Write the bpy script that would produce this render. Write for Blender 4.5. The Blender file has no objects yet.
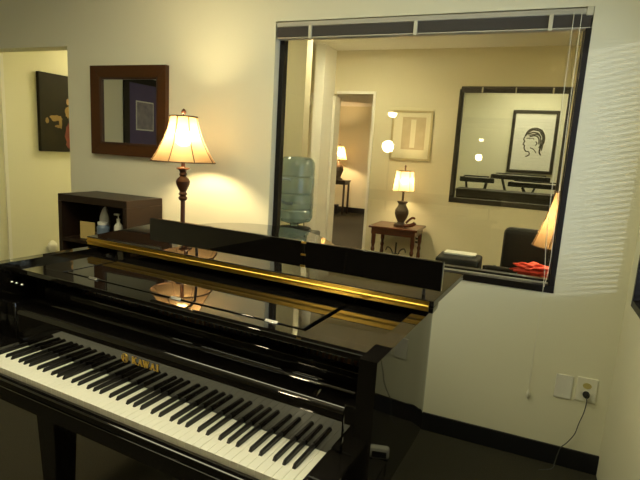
import bpy, bmesh, math, random
from mathutils import Vector, Matrix
random.seed(7)
PI = math.pi
SC = bpy.context.scene
COL = SC.collection

# ------------------------------------------------------------------ materials
def newmat(name):
    m = bpy.data.materials.new(name); m.use_nodes = True
    nt = m.node_tree; nt.nodes.clear()
    out = nt.nodes.new('ShaderNodeOutputMaterial')
    return m, nt, out

def pmat(name, color, rough=.5, metal=0., spec=.5, noise=None, bump=None, coat=0., stretch=None, ior=1.5):
    """principled with optional colour noise (scale, amount, color2) and bump (scale, strength)"""
    m, nt, out = newmat(name)
    b = nt.nodes.new('ShaderNodeBsdfPrincipled')
    b.inputs['Base Color'].default_value = (*color, 1)
    b.inputs['Roughness'].default_value = rough
    b.inputs['Metallic'].default_value = metal
    b.inputs['Specular IOR Level'].default_value = spec
    b.inputs['IOR'].default_value = ior
    b.inputs['Coat Weight'].default_value = coat
    b.inputs['Coat Roughness'].default_value = .03
    nt.links.new(b.outputs[0], out.inputs[0])
    tc = mp = None
    if noise or bump:
        tc = nt.nodes.new('ShaderNodeTexCoord'); mp = nt.nodes.new('ShaderNodeMapping')
        nt.links.new(tc.outputs['Object'], mp.inputs[0])
        if stretch: mp.inputs['Scale'].default_value = stretch
    if noise:
        n = nt.nodes.new('ShaderNodeTexNoise'); n.inputs['Scale'].default_value = noise[0]
        n.inputs['Detail'].default_value = 5
        r = nt.nodes.new('ShaderNodeMix'); r.data_type = 'RGBA'
        r.inputs[6].default_value = (*color, 1); r.inputs[7].default_value = (*noise[1], 1)
        nt.links.new(mp.outputs[0], n.inputs['Vector'])
        nt.links.new(n.outputs['Fac'], r.inputs[0])
        nt.links.new(r.outputs[2], b.inputs['Base Color'])
    if bump:
        n2 = nt.nodes.new('ShaderNodeTexNoise'); n2.inputs['Scale'].default_value = bump[0]
        n2.inputs['Detail'].default_value = 4
        bp = nt.nodes.new('ShaderNodeBump'); bp.inputs['Strength'].default_value = bump[1]
        bp.inputs['Distance'].default_value = .01
        nt.links.new(mp.outputs[0], n2.inputs['Vector'])
        nt.links.new(n2.outputs['Fac'], bp.inputs['Height'])
        nt.links.new(bp.outputs[0], b.inputs['Normal'])
    return m

def emat(name, color, strength):
    m, nt, out = newmat(name)
    e = nt.nodes.new('ShaderNodeEmission')
    e.inputs[0].default_value = (*color, 1); e.inputs[1].default_value = strength
    nt.links.new(e.outputs[0], out.inputs[0]); return m

def shade_mat(name, color, fwd, rough=.55, wf=.35):
    """lamp-shade cloth: diffuse + translucent + some forward-scattering transmission"""
    m, nt, out = newmat(name)
    d = nt.nodes.new('ShaderNodeBsdfDiffuse'); d.inputs[0].default_value = (*color, 1)
    t = nt.nodes.new('ShaderNodeBsdfTranslucent'); t.inputs[0].default_value = (*color, 1)
    g = nt.nodes.new('ShaderNodeBsdfRefraction'); g.inputs[0].default_value = (*fwd, 1)
    g.inputs['Roughness'].default_value = rough; g.inputs['IOR'].default_value = 1.04
    mx = nt.nodes.new('ShaderNodeMixShader'); mx.inputs[0].default_value = .6
    m2 = nt.nodes.new('ShaderNodeMixShader'); m2.inputs[0].default_value = wf
    nt.links.new(d.outputs[0], mx.inputs[1]); nt.links.new(t.outputs[0], mx.inputs[2])
    nt.links.new(mx.outputs[0], m2.inputs[1]); nt.links.new(g.outputs[0], m2.inputs[2])
    nt.links.new(m2.outputs[0], out.inputs[0]); return m

def glass_mat(name, tint, base=.04, milk=0., milkcol=(1, 1, 1), rough=0.):
    """thin clear sheet: transparent + fresnel-like gloss (+ a little milkiness)"""
    m, nt, out = newmat(name)
    t = nt.nodes.new('ShaderNodeBsdfTransparent'); t.inputs[0].default_value = (*tint, 1)
    g = nt.nodes.new('ShaderNodeBsdfGlossy'); g.inputs['Roughness'].default_value = rough
    g.inputs[0].default_value = (1, 1, 1, 1)
    lw = nt.nodes.new('ShaderNodeLayerWeight'); lw.inputs[0].default_value = .5
    p = nt.nodes.new('ShaderNodeMath'); p.operation = 'POWER'; p.inputs[1].default_value = 5
    a = nt.nodes.new('ShaderNodeMath'); a.operation = 'MULTIPLY_ADD'
    a.inputs[1].default_value = 1 - base; a.inputs[2].default_value = base
    nt.links.new(lw.outputs['Facing'], p.inputs[0]); nt.links.new(p.outputs[0], a.inputs[0])
    mx = nt.nodes.new('ShaderNodeMixShader')
    nt.links.new(a.outputs[0], mx.inputs[0])
    src = t
    if milk:
        d = nt.nodes.new('ShaderNodeBsdfDiffuse'); d.inputs[0].default_value = (*milkcol, 1)
        m2 = nt.nodes.new('ShaderNodeMixShader'); m2.inputs[0].default_value = milk
        nt.links.new(t.outputs[0], m2.inputs[1]); nt.links.new(d.outputs[0], m2.inputs[2]); src = m2
    nt.links.new(src.outputs[0], mx.inputs[1]); nt.links.new(g.outputs[0], mx.inputs[2])
    nt.links.new(mx.outputs[0], out.inputs[0]); return m

M = dict(
    wall=pmat('cream wall paint', (.79, .77, .60), .75, spec=.25, noise=(1.2, (.77, .75, .575)), bump=(140, .05)),
    wall_tan_dim=pmat('dimmed tan wall paint', (.72, .66, .47), .75, spec=.25, noise=(1.2, (.70, .64, .455)), bump=(140, .05)),  # tan kept darker so the column beside it looks lit
    white_lit=pmat('brightened white paint', (.90, .89, .82), .5),  # white tone also paints in the strong light on the column
    ceil=pmat('ceiling white', (.82, .80, .72), .85, spec=.2, bump=(60, .1)),
    carpet=pmat('dark carpet', (.072, .067, .047), .95, spec=.1, noise=(160, (.032, .030, .023)), bump=(260, .9)),
    black_trim=pmat('black rubber baseboard', (.008, .008, .010), .45, spec=.4),
    white_trim=pmat('white door trim', (.84, .82, .74), .5),
    frame_hazed=pmat('hazed black window frame', (.040, .034, .024), .5, spec=.25),  # black frame lightened in colour for the glass veil over it
    frame=pmat('black window frame', (.010, .008, .007), .4, spec=.22),
    lacquer=pmat('black polyester lacquer', (.006, .005, .0045), .025, ior=1.75),
    satin=pmat('black satin', (.010, .009, .008), .3, spec=.4),
    gold=pmat('brass hinge', (.80, .52, .10), .28, metal=1., noise=(30, (.70, .45, .08)), stretch=(1, 8, 8)),
    plate=pmat('bronze iron plate', (.38, .22, .07), .35, metal=.8),
    pin=pmat('steel pins', (.45, .42, .36), .3, metal=1.),
    steel=pmat('bright steel', (.75, .74, .72), .25, metal=1.),
    ivory=pmat('white key', (.86, .84, .74), .22, spec=.5),
    ebony=pmat('black key', (.007, .006, .006), .33, spec=.45),
    felt=pmat('red felt', (.25, .02, .02), .9, spec=.1),
    espresso=pmat('espresso wood', (.014, .008, .005), .42, spec=.25, noise=(6, (.026, .013, .007)), stretch=(2, 2, 18)),
    cherry=pmat('cherry wood', (.13, .035, .014), .25, spec=.5, noise=(9, (.07, .02, .010)), stretch=(3, 3, 14)),
    mirrorframe=pmat('stained wood frame', (.080, .029, .006), .36, spec=.35, noise=(10, (.050, .018, .005)), stretch=(4, 4, 12)),
    mirrorlip=pmat('dark inner lip', (.045, .018, .008), .3),
    mirror=pmat('silvered mirror', (.86, .88, .84), .012, metal=1.),
    darkframe=pmat('dark picture frame', (.026, .021, .014), .45, spec=.3),
    goldframe=pmat('pale gilt frame', (.52, .44, .24), .45, noise=(40, (.45, .36, .18))),
    mat_cream=pmat('cream mat board', (.72, .66, .46), .8),
    mat_purple=pmat('purple mat board', (.10, .075, .17), .8, noise=(5, (.13, .10, .19))),
    paper=pmat('paper', (.80, .80, .72), .8, noise=(8, (.76, .76, .68))),
    ink=pmat('ink', (.075, .065, .048), .8),
    rule=pmat('pale ruled line', (.50, .50, .42), .8),
    print_tan=pmat('tan print', (.42, .32, .18), .8, noise=(14, (.60, .50, .32))),
    print_blue=pmat('bluish print', (.12, .12, .18), .7, noise=(12, (.50, .44, .42))),
    canvas=pmat('dark painted canvas', (.010, .008, .004), .6, spec=.2, noise=(7, (.026, .020, .007))),
    paint_gold=pmat('ochre paint', (.34, .22, .05), .5, noise=(25, (.16, .09, .02))),
    paint_red=pmat('crimson paint', (.26, .035, .018), .5, noise=(20, (.05, .010, .006))),
    paint_skin=pmat('flesh paint', (.42, .26, .12), .5),
    lampbronze=pmat('antique bronze resin', (.040, .014, .007), .33, spec=.5, noise=(22, (.12, .042, .015))),
    lampbrown=pmat('mottled brown ceramic', (.050, .034, .020), .4, noise=(30, (.12, .08, .045))),
    brass=pmat('aged brass', (.45, .28, .08), .35, metal=1.),
    shade_bell=shade_mat('tan silk shade', (.27, .180, .095), (.42, .33, .19), .95, .26),
    shade_drum=shade_mat('cream linen shade', (.62, .46, .25), (.80, .66, .40), 1.0, .28),
    shade_trim=pmat('brown shade trim', (.085, .040, .014), .7),
    plastic_white=pmat('off white plastic', (.80, .78, .66), .4),
    plastic_dim=pmat('white blank plate', (.74, .73, .66), .45),
    almond=pmat('almond receptacle', (.52, .44, .16), .4),
    black_plastic=pmat('black plastic', (.009, .009, .009), .5, spec=.25),
    leather=pmat('black leather', (.010, .010, .0095), .5, spec=.3, bump=(120, .25)),
    iron=pmat('wrought iron', (.012, .011, .010), .5),
    red_cloth=pmat('red cloth', (.50, .045, .025), .85, bump=(60, .3)),
    desk=pmat('brown laminate desk', (.16, .09, .045), .4, noise=(8, (.11, .06, .03)), stretch=(12, 2, 2)),
    manila=pmat('manila card', (.58, .43, .16), .7),
    bluething=pmat('blue plastic', (.10, .15, .24), .35, noise=(14, (.22, .27, .33))),
    headrail=pmat('beige blind rail', (.42, .40, .33), .4),
    slat=pmat('grey blind slats', (.085, .075, .070), .5, spec=.3),
    slat_w=pmat('white blind slats', (.78, .78, .74), .45),
    clear_clip=pmat('pale plastic clip', (.58, .55, .42), .3),
    cord=pmat('white blind cord', (.74, .72, .60), .7),
    cord_dim=pmat('grey wire', (.05, .055, .05), .5),
    pane=glass_mat('window glass', (.965, .965, .945), .040),
    water=glass_mat('blue water bottle plastic', (.62, .74, .78), .06, milk=.34, milkcol=(.48, .58, .58), rough=.08),
    waterfill=glass_mat('water', (.78, .86, .88), .03, milk=.12, milkcol=(.40, .50, .50)),
    cooler=pmat('cooler housing', (.10, .105, .10), .35),
    night=pmat('white plug casing', (.82, .80, .70), .4),
    bulb_w=emat('warm bulb', (1., .78, .42), 190.),
    bulb_t=emat('table lamp bulb', (1., .80, .44), 190.),
    bulb_h=emat('hall lamp bulb', (1., .66, .32), 500.),
    bulb_d=emat('desk lamp bulb', (1., .78, .40), 260.),
    globe=emat('lit glass globe', (1., .84, .50), 40.),
    bowl=emat('lit glass bowl', (1., .84, .50), 30.),
    panel=emat('added fill panel', (1., .94, .60), 2.2),  # added fill over the piano, source unseen
    panel2=emat('added far room fill', (1., .90, .52), 15.0),  # fill added to brighten the far room
    panel3=emat('added hall fill', (1., .76, .48), 48.0),  # fill added to brighten the hall
    disc4=emat('added alcove fill', (1., .92, .56), 14.),  # fill added for the dim alcove wall
    disc2=emat('added column fill', (1., .90, .56), 34.),  # fill added to brighten the white column
    disc3=emat('added passage fill', (1., .88, .50), 26.),  # fill added to brighten the passage
    disc=emat('added office fill', (1., .94, .62), 10.5),  # unseen fill added for the office beyond the far window
)

# ------------------------------------------------------------------ mesh helpers
class MB:
    def __init__(s): s.bm = bmesh.new()
    def box(s, a, b, bevel=0., mat4=None, seg=2):
        x0, y0, z0 = a; x1, y1, z1 = b
        t = bmesh.new()
        vs = [t.verts.new(v) for v in ((x0,y0,z0),(x1,y0,z0),(x1,y1,z0),(x0,y1,z0),(x0,y0,z1),(x1,y0,z1),(x1,y1,z1),(x0,y1,z1))]
        for f in ((3,2,1,0),(4,5,6,7),(0,1,5,4),(1,2,6,5),(2,3,7,6),(3,0,4,7)): t.faces.new([vs[i] for i in f])
        if bevel: bmesh.ops.bevel(t, geom=t.edges[:], offset=bevel, segments=seg, profile=.5, affect='EDGES')
        s._merge(t, mat4); return s
    def _merge(s, t, mat4=None):
        if mat4 is not None: t.transform(mat4)
        me = bpy.data.meshes.new('tmp'); t.to_mesh(me); t.free()
        s.bm.from_mesh(me); bpy.data.meshes.remove(me)
    def lathe(s, prof, c=(0, 0, 0), n=32, cap=True, mat4=None):
        t = bmesh.new(); rings = []
        for r, z in prof:
            rings.append([t.verts.new((c[0]+r*math.cos(2*PI*i/n), c[1]+r*math.sin(2*PI*i/n), c[2]+z)) for i in range(n)])
        for a, b in zip(rings, rings[1:]):
            for i in range(n): t.faces.new((a[i], a[(i+1) % n], b[(i+1) % n], b[i]))
        if cap:
            t.faces.new(rings[0][::-1]); t.faces.new(rings[-1])
        bmesh.ops.recalc_face_normals(t, faces=t.faces[:])
        s._merge(t, mat4); return s
    def tube(s, pts, r, n=8, closed=False, radii=None):
        pts = [Vector(p) for p in pts]; t = bmesh.new(); rings = []; N = len(pts)
        up = None
        for i, p in enumerate(pts):
            if closed: d = pts[(i+1) % N]-pts[i-1]
            else: d = pts[min(i+1, N-1)]-pts[max(i-1, 0)]
            d.normalize()
            if up is None:
                up = Vector((0, 0, 1)) if abs(d.z) < .9 else Vector((1, 0, 0))
            u = d.cross(up)
            if u.length < 1e-5: u = d.orthogonal()
            u.normalize(); v = u.cross(d).normalized(); up = v
            rr = radii[i] if radii else r
            rings.append([t.verts.new(p+u*rr*math.cos(2*PI*k/n)+v*rr*math.sin(2*PI*k/n)) for k in range(n)])
        prs = list(zip(rings, rings[1:])) + ([(rings[-1], rings[0])] if closed else [])
        for a, b in prs:
            for k in range(n): t.faces.new((a[k], a[(k+1) % n], b[(k+1) % n], b[k]))
        if not closed: t.faces.new(rings[0][::-1]); t.faces.new(rings[-1])
        bmesh.ops.recalc_face_normals(t, faces=t.faces[:])
        s._merge(t); return s
    def prism(s, poly, z0, z1, mat4=None, bevel=0.):
        t = bmesh.new()
        a = [t.verts.new((x, y, z0)) for x, y in poly]; b = [t.verts.new((x, y, z1)) for x, y in poly]
        n = len(poly)
        t.faces.new(a[::-1]); t.faces.new(b)
        for i in range(n): t.faces.new((a[i], a[(i+1) % n], b[(i+1) % n], b[i]))
        bmesh.ops.recalc_face_normals(t, faces=t.faces[:])
        if bevel:
            es = [e for e in t.edges if abs(e.verts[0].co.z-e.verts[1].co.z) < 1e-6]
            bmesh.ops.bevel(t, geom=es, offset=bevel, segments=2, profile=.5, affect='EDGES')
        s._merge(t, mat4); return s
    def ribbon(s, outer, inner, z0, z1):
        """open wall of varying thickness following two polylines"""
        t = bmesh.new(); R = []
        for (ox, oy), (ix, iy) in zip(outer, inner):
            R.append([t.verts.new(p) for p in ((ox,oy,z0),(ox,oy,z1),(ix,iy,z1),(ix,iy,z0))])
        for a, b in zip(R, R[1:]):
            for k in range(4): t.faces.new((a[k], a[(k+1) % 4], b[(k+1) % 4], b[k]))
        t.faces.new(R[0][::-1]); t.faces.new(R[-1])
        bmesh.ops.recalc_face_normals(t, faces=t.faces[:])
        s._merge(t); return s
    def sphere(s, c, r, sc=(1, 1, 1), u=20, v=12):
        t = bmesh.new(); bmesh.ops.create_uvsphere(t, u_segments=u, v_segments=v, radius=r)
        s._merge(t, Matrix.Translation(c) @ Matrix.Diagonal((*sc, 1))); return s
    def blob(s, c, r, sc, amp, seed, u=24, v=16, fr=(3, 7)):
        rnd = random.Random(seed); t = bmesh.new()
        bmesh.ops.create_uvsphere(t, u_segments=u, v_segments=v, radius=r)
        fs = [(Vector((rnd.uniform(-1,1), rnd.uniform(-1,1), rnd.uniform(-1,1))).normalized(), rnd.uniform(*fr), rnd.uniform(0, 6)) for _ in range(8)]
        for w in t.verts:
            d = w.co.normalized(); k = sum(math.sin(q.dot(d)*fr+ph) for q, fr, ph in fs)/8
            w.co *= 1+amp*k
        s._merge(t, Matrix.Translation(c) @ Matrix.Diagonal((*sc, 1))); return s
    def build(s, name, mat, parent=None, loc=None, sharp=20, flat=False):
        me = bpy.data.meshes.new(name)
        if not flat:
            for f in s.bm.faces: f.smooth = True
        s.bm.to_mesh(me); s.bm.free()
        if not flat: me.set_sharp_from_angle(angle=math.radians(sharp))
        me.materials.append(M[mat] if isinstance(mat, str) else mat)
        o = bpy.data.objects.new(name, me); COL.objects.link(o)
        if parent: o.parent = parent
        if loc: o.location = loc
        return o

def thing(name, label, cat, loc=(0, 0, 0), rz=0., group=None):
    o = bpy.data.objects.new(name, None); COL.objects.link(o)
    o.empty_display_size = .05; o.location = loc; o.rotation_euler = (0, 0, rz)
    return tag(o, label, cat, group)
def tag(o, label, cat, group=None):
    o['label'] = label; o['category'] = cat
    if group: o['group'] = group
    return o
def struct(o): o['kind'] = 'structure'; return o
def B(a, b, name, mat, parent=None, bevel=0.): return MB().box(a, b, bevel).build(name, mat, parent)

def wall(name, axis, t0, t1, u0, u1, z0, z1, holes=(), mat='wall'):
    """slab with rectangular holes; axis 'y': runs along x, thickness t0..t1 in y; axis 'x': runs along y"""
    us = sorted({u0, u1, *[h[0] for h in holes], *[h[1] for h in holes]}); us = [u for u in us if u0 <= u <= u1]
    zs = sorted({z0, z1, *[h[2] for h in holes], *[h[3] for h in holes]}); zs = [z for z in zs if z0 <= z <= z1]
    def solid(i, j):
        if i < 0 or j < 0 or i >= len(us)-1 or j >= len(zs)-1: return False
        u = (us[i]+us[i+1])/2; z = (zs[j]+zs[j+1])/2
        return not any(h[0] < u < h[1] and h[2] < z < h[3] for h in holes)
    bm = bmesh.new()
    def P(u, t, z): return (u, t, z) if axis == 'y' else (t, u, z)
    def quad(*p): bm.faces.new([bm.verts.new(q) for q in p])
    for i in range(len(us)-1):
        for j in range(len(zs)-1):
            if not solid(i, j): continue
            a, b, c, d = us[i], us[i+1], zs[j], zs[j+1]
            quad(P(a,t0,c), P(b,t0,c), P(b,t0,d), P(a,t0,d)); quad(P(a,t1,d), P(b,t1,d), P(b,t1,c), P(a,t1,c))
            if not solid(i-1, j): quad(P(a,t0,c), P(a,t0,d), P(a,t1,d), P(a,t1,c))
            if not solid(i+1, j): quad(P(b,t0,c), P(b,t1,c), P(b,t1,d), P(b,t0,d))
            if not solid(i, j-1): quad(P(a,t0,c), P(a,t1,c), P(b,t1,c), P(b,t0,c))
            if not solid(i, j+1): quad(P(a,t0,d), P(b,t0,d), P(b,t1,d), P(a,t1,d))
    bmesh.ops.remove_doubles(bm, verts=bm.verts[:], dist=1e-5)
    bmesh.ops.recalc_face_normals(bm, faces=bm.faces[:])
    m = MB(); m.bm.free(); m.bm = bm
    return struct(m.build(name, mat, flat=True))

def catmull(pts, k=6):
    out = []; P = [Vector(p) for p in pts]
    for i in range(len(P)-1):
        p0 = P[max(i-1, 0)]; p1 = P[i]; p2 = P[i+1]; p3 = P[min(i+2, len(P)-1)]
        for j in range(k):
            t = j/k
            out.append(.5*((2*p1)+(p2-p0)*t+(2*p0-5*p1+4*p2-p3)*t*t+(3*p1-p0-3*p2+p3)*t**3))
    out.append(P[-1]); return out

# ------------------------------------------------------------------ the setting
H = 2.6
W1 = (-1.138, .431, .889, 2.165)      # the big inner window
W2 = (-.515, .530, 1.040, 2.222)      # the window in the far wall
RW = (-1.95, -.14, .895, 2.10)        # daylight window in the right-hand wall (y range)
struct(B((-5.5, -9.2, -.1), (2.4, 9.5, 0), 'floor', 'carpet'))
struct(B((-5.5, -9.2, H), (.853, .06, H+.1), 'ceiling', 'ceil'))
struct(B((-5.5, .06, H), (2.4, 9.5, H+.1), 'ceiling_far', 'ceil'))
wall('wall_north', 'y', 0, .12, -4.62, 2.3, 0, H, [W1, (-3.66, -2.734, 0, 2.072)])
wall('wall_east', 'x', .733, .853, -9.0, 0, 0, H, [RW])
wall('wall_south', 'y', -9.12, -9.0, -4.62, .853, 0, H)
wall('wall_west', 'x', -4.62, -4.5, -9.0, 0, 0, H)
wall('wall_far_north', 'y', 2.9, 3.02, -5.3, 2.3, 0, H, mat='wall_tan_dim', holes=[W2, (-1.925, -1.457, 0, 2.13), (-2.60, -2.17, 0, 2.13)])
wall('wall_far_west', 'x', -2.72, -2.60, .12, 2.9, 0, H)
wall('wall_far_east', 'x', 2.2, 2.3, .12, 4.94, 0, H, mat='wall_tan_dim')
wall('wall_alcove', 'y', 1.60, 1.72, -2.60, -1.69, 0, H, mat='wall_tan_dim')
wall('wall_partition', 'x', -2.035, -1.925, 2.57, 2.9, 0, H, mat='white_lit')
wall('wall_passage_west', 'x', -3.92, -3.80, .12, 2.9, 0, H)
wall('wall_office_north', 'y', 4.82, 4.94, -1.30, 2.3, 0, H)
wall('wall_office_west', 'x', -1.30, -1.18, 3.02, 9.27, 0, H)
wall('wall_hall_north', 'y', 9.27, 9.39, -5.3, -1.18, 0, H)
wall('wall_hall_west', 'x', -5.42, -5.30, 2.9, 9.39, 0, H)
BH = .10
struct(B((-2.734, -.013, 0), (.733, 0, BH), 'baseboard_north', 'black_trim', bevel=.003))
struct(B((-4.5, -.013, 0), (-3.66, 0, BH), 'baseboard_north_west', 'black_trim', bevel=.003))
struct(B((-5.3, 9.255, 0), (-1.3, 9.27, BH+.03), 'baseboard_hall', 'black_trim', bevel=.003))
struct(B((-1.40, 2.887, 0), (2.2, 2.9, BH), 'baseboard_far', 'black_trim', bevel=.003))
# door casings in the far room
struct(B((-2.17, 2.80, 0), (-2.085, 2.90, 2.13), 'trim_1', 'white_trim', bevel=.004))
struct(B((-1.925, 2.86, 0), (-1.890, 3.03, 2.10), 'trim_2', 'white_trim', bevel=.004))
struct(B((-1.457, 2.885, 0), (-1.425, 2.899, 2.16), 'trim_3', 'white_trim', bevel=.003))
struct(B((-1.890, 2.885, 2.13), (-1.4575, 2.899, 2.16), 'trim_4', 'white_trim', bevel=.003))
struct(B((-3.80, .26, 0), (-3.785, .29, 2.1), 'trim_5', 'white_trim', bevel=.003))

def window(name, w, yc, fw, depth, mat='frame'):
    x0, x1, z0, z1 = w
    m = MB(); y0, y1 = yc-depth/2, yc+depth/2
    m.box((x0, y0, z0), (x0+fw, y1, z1), .002).box((x1-fw, y0, z0), (x1, y1, z1), .002)
    m.box((x0+fw, y0, z0), (x1-fw, y1, z0+fw), .002).box((x0+fw, y0, z1-fw), (x1-fw, y1, z1), .002)
    o = struct(m.build(name, mat))
    g = MB(); hx = (x1-x0)/2-fw*.75; hz = (z1-z0)/2-fw*.75
    g.box((-hx, -.003, -hz), (hx, .003, hz))
    p = g.build('window_pane', 'pane', o, ((x0+x1)/2, yc, (z0+z1)/2))
    p['kind'] = 'structure'
    return o
w1 = window('window_1', W1, .080, .028, .05)
o = B((W1[0], -.006, W1[2]-.022), (W1[1], .055, W1[2]+.012), 'window_sill', 'frame', w1, .002); o['kind'] = 'structure'
o = B((W1[0]+.028, .036, W1[2]+.012), (W1[1]-.028, .050, W1[2]+.018), 'sill_track', 'headrail', w1); o['kind'] = 'structure'
o = B((W1[1]-.025, -.004, W1[2]), (W1[1], .055, W1[3]-.09), 'frame_jamb', 'frame', w1, .002); o['kind'] = 'structure'
w2 = window('window_2', W2, 2.96, .030, .10, 'frame_hazed')
for ch in w2.children:
    ch.rotation_euler = (math.radians(-.15), 0, math.radians(-2.38))
o = B((W2[0]-.012, 2.893, W2[2]-.02), (W2[1]+.012, 2.91, W2[2]+.030), 'window_sill', 'frame_hazed', w2, .002); o['kind'] = 'structure'
o = B((W2[0]-.012, 2.893, W2[2]+.03), (W2[0]+.020, 2.91, W2[3]-.03), 'frame_jamb', 'frame_hazed', w2, .002); o['kind'] = 'structure'
# daylight window in the right-hand wall
m = MB(); y0, y1, z0, z1 = RW
fx0, fx1 = .728, .775
m.box((fx0, y0, z0), (fx1, y0+.03, z1), .002).box((fx0, y1-.022, z0), (fx1, y1, z1), .002)
m.box((fx0, y0+.03, z0), (fx1, y1-.022, z0+.03), .002).box((fx0, y0+.03, z1-.03), (fx1, y1-.022, z1), .002)
w3 = struct(m.build('window_3', 'frame'))
o = B((.835, y0+.01, z0+.01), (.841, y1-.01, z1-.01), 'window_pane', 'pane', w3); o['kind'] = 'structure'
bl = thing('venetian_blind', 'lowered white slatted blind over the daylight window in the right wall', 'blind', (.80, -1.045, z0))
m = MB(); n = 45
for i in range(n):
    z = .040+i*.0250
    m.box((-.010, -.86, -.0006), (.010, .875, .0006), mat4=Matrix.Translation((0, 0, z)) @ Matrix.Rotation(math.radians(22), 4, 'Y'))
m.build('slats', 'slat_w', bl, flat=True)
B((-.018, -.865, 1.165), (.018, .88, 1.20), 'headrail', 'slat_w', bl, .003)
B((-.014, -.86, .012), (.014, .875, .026), 'bottom_rail', 'slat_w', bl, .003)

# raised blind of the big inner window
bl = thing('venetian_blind', 'raised grey slatted blind bunched along the top of the big inner window', 'blind', (0, 0, 2.165))
B((W1[0]+.004, -.004, -.031), (W1[1]-.03, .045, -.006), 'headrail', 'headrail', bl, .003)
B((W1[1]-.030, -.008, -.038), (W1[1]-.002, .047, -.001), 'end_cap', 'clear_clip', bl, .003)
m = MB()
for i in range(13): m.box((W1[0]+.008, .000, -.033-i*.0038-.0024), (W1[1]-.006, .046, -.033-i*.0038))
m.build('slats', 'slat', bl, flat=True)
B((W1[0]+.008, -.002, -.092), (W1[1]-.006, .047, -.085), 'bottom_rail', 'headrail', bl, .002)
for x in (-.925, -.352, .262):
    B((x-.009, -.012, -.098), (x+.009, .002, -.030), 'clip', 'clear_clip', bl, .002)
m = MB()
m.tube(catmull([(.352, -.010, -.03), (.356, -.013, -.5), (.366, -.013, -1.0), (.381, -.013, -1.22), (.384, -.013, -1.45), (.382, -.013, -1.80)], 8), .0016, 6)
m.build('pull_cord', 'cord', bl)
m = MB()
m.tube(catmull([(.383, -.010, -.03), (.386, -.013, -.45), (.393, -.013, -.9), (.397, -.013, -1.15), (.386, -.013, -1.27)], 8), .0016, 6)
m.build('pull_cord', 'cord', bl)
MB().lathe([(.003, 0), (.007, .006), (.009, .022), (.004, .04), (.002, .046)], (.382, -.013, -1.845), 12).build('tassel', 'cord', bl)

bl = thing('venetian_blind', 'raised dark slatted blind along the top of the far window', 'blind', (0, 2.895, 2.222))
B((W2[0]+.004, -.012, -.030), (W2[1]-.004, .030, -.002), 'headrail', 'slat', bl, .003)
m = MB()
for i in range(9): m.box((W2[0]+.008, -.010, -.033-i*.0035-.0022), (W2[1]-.008, .030, -.033-i*.0035))
m.build('slats', 'slat', bl, flat=True)
for x in (-.30, .02, .36): B((x-.007, -.020, -.066), (x+.007, -.010, -.012), 'clip', 'clear_clip', bl, .002)
MB().tube([(-.47, -.016, -.06), (-.468, -.016, -.6), (-.46, -.016, -1.09)], .0018, 6).build('pull_cord', 'cord', bl)
MB().tube([(.47, -.016, -.06), (.468, -.016, -.6), (.465, -.016, -1.0)], .0018, 6).build('pull_cord', 'cord', bl)

# ------------------------------------------------------------------ grand piano (own frame: x along the keys, 0 = right end; y to the tail)
A = .0737756
gp = thing('grand_piano', 'glossy black grand piano with folded lid and exposed keyboard', 'piano', (-.123584, -1.672097, 0), -A)
KZ = .735; KW = .0235; KL = -52*KW
# keys
wm = MB().box((-.01145, 0, -.022), (.01145, .152, 0), .0012).build('white_key', 'ivory', gp)
wmesh = wm.data
for i in range(52):
    o = wm if i == 0 else wm.copy()
    if i: COL.objects.link(o)
    o.parent = gp; o.location = (KL+KW*(i+.5), 0, KZ)
t = MB()
prof = [(.0055, .050, -.004), (.0055, .153, -.004), (.0046, .055, .0085), (.0046, .153, .0115)]
bm = t.bm
v = [bm.verts.new(p) for p in ((-.0055,.049,-.006),(.0055,.049,-.006),(.0055,.153,-.006),(-.0055,.153,-.006),
     (-.0036,.0575,.0105),(.0036,.0575,.0105),(.0045,.153,.0118),(-.0045,.153,.0118))]
for f in ((3,2,1,0),(4,5,6,7),(0,1,5,4),(1,2,6,5),(2,3,7,6),(3,0,4,7)): bm.faces.new([v[i] for i in f])
bmesh.ops.bevel(bm, geom=bm.edges[:], offset=.0011, segments=2, profile=.5, affect='EDGES')
bk = t.build('black_key', 'ebony', gp)
offs = (.0206, .050, .090, .1175, .145); first = True
for octv in range(0, 8):
    c0 = -KW-(8-octv)*7*KW
    for k in offs:
        x = c0+k
        if x < KL: continue
        o = bk if first else bk.copy()
        if not first: COL.objects.link(o)
        first = False
        o.parent = gp; o.location = (x, 0, KZ)
# key bed, slip, blocks
XL, XR = -1.345, .120
B((XL, -.032, .652), (XR, .26, .700), 'keybed', 'lacquer', gp, .003)
m = MB().box((KL-.06, -.030, .700), (.060, -.004, .722), .004); m.build('keyslip', 'lacquer', gp)
for x0, x1 in ((XL+.045, KL-.002), (.002, .075)):
    B((x0, -.004, .700), (x1, .1485, .752), 'key_block', 'lacquer', gp, .006)
for x0, x1 in ((XL+.045, KL-.032), (.032, .0755)):
    B((x0, .150, .700), (x1, .24, .880), 'cheek_block', 'lacquer', gp, .005)
# fallboard with rolled top edge
m = MB(); t = bmesh.new()
pr = [(.152, .728), (.152, .838)] + [(.166-.014*math.cos(q), .838+.026*math.sin(q)) for q in [i*PI/2/12 for i in range(13)]] + [(.205, .866)]
nose = [(.235+.014*math.cos(th), .866+.014*math.sin(th)) for th in [PI*.92-i*PI*1.15/18 for i in range(19)]]
pr2 = pr + nose + [(.245, .850), (.20, .840), (.175, .825), (.172, .728)]
x0, x1 = KL-.030, .030
a = [t.verts.new((x0, y, z)) for y, z in pr2]; b = [t.verts.new((x1, y, z)) for y, z in pr2]
t.faces.new(a); t.faces.new(b[::-1])
for i in range(len(pr2)): j = (i+1) % len(pr2); t.faces.new((a[i], b[i], b[j], a[j]))
bmesh.ops.recalc_face_normals(t, faces=t.faces[:])
m._merge(t); fb = m.build('fallboard', 'lacquer', gp, sharp=14)
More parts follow.
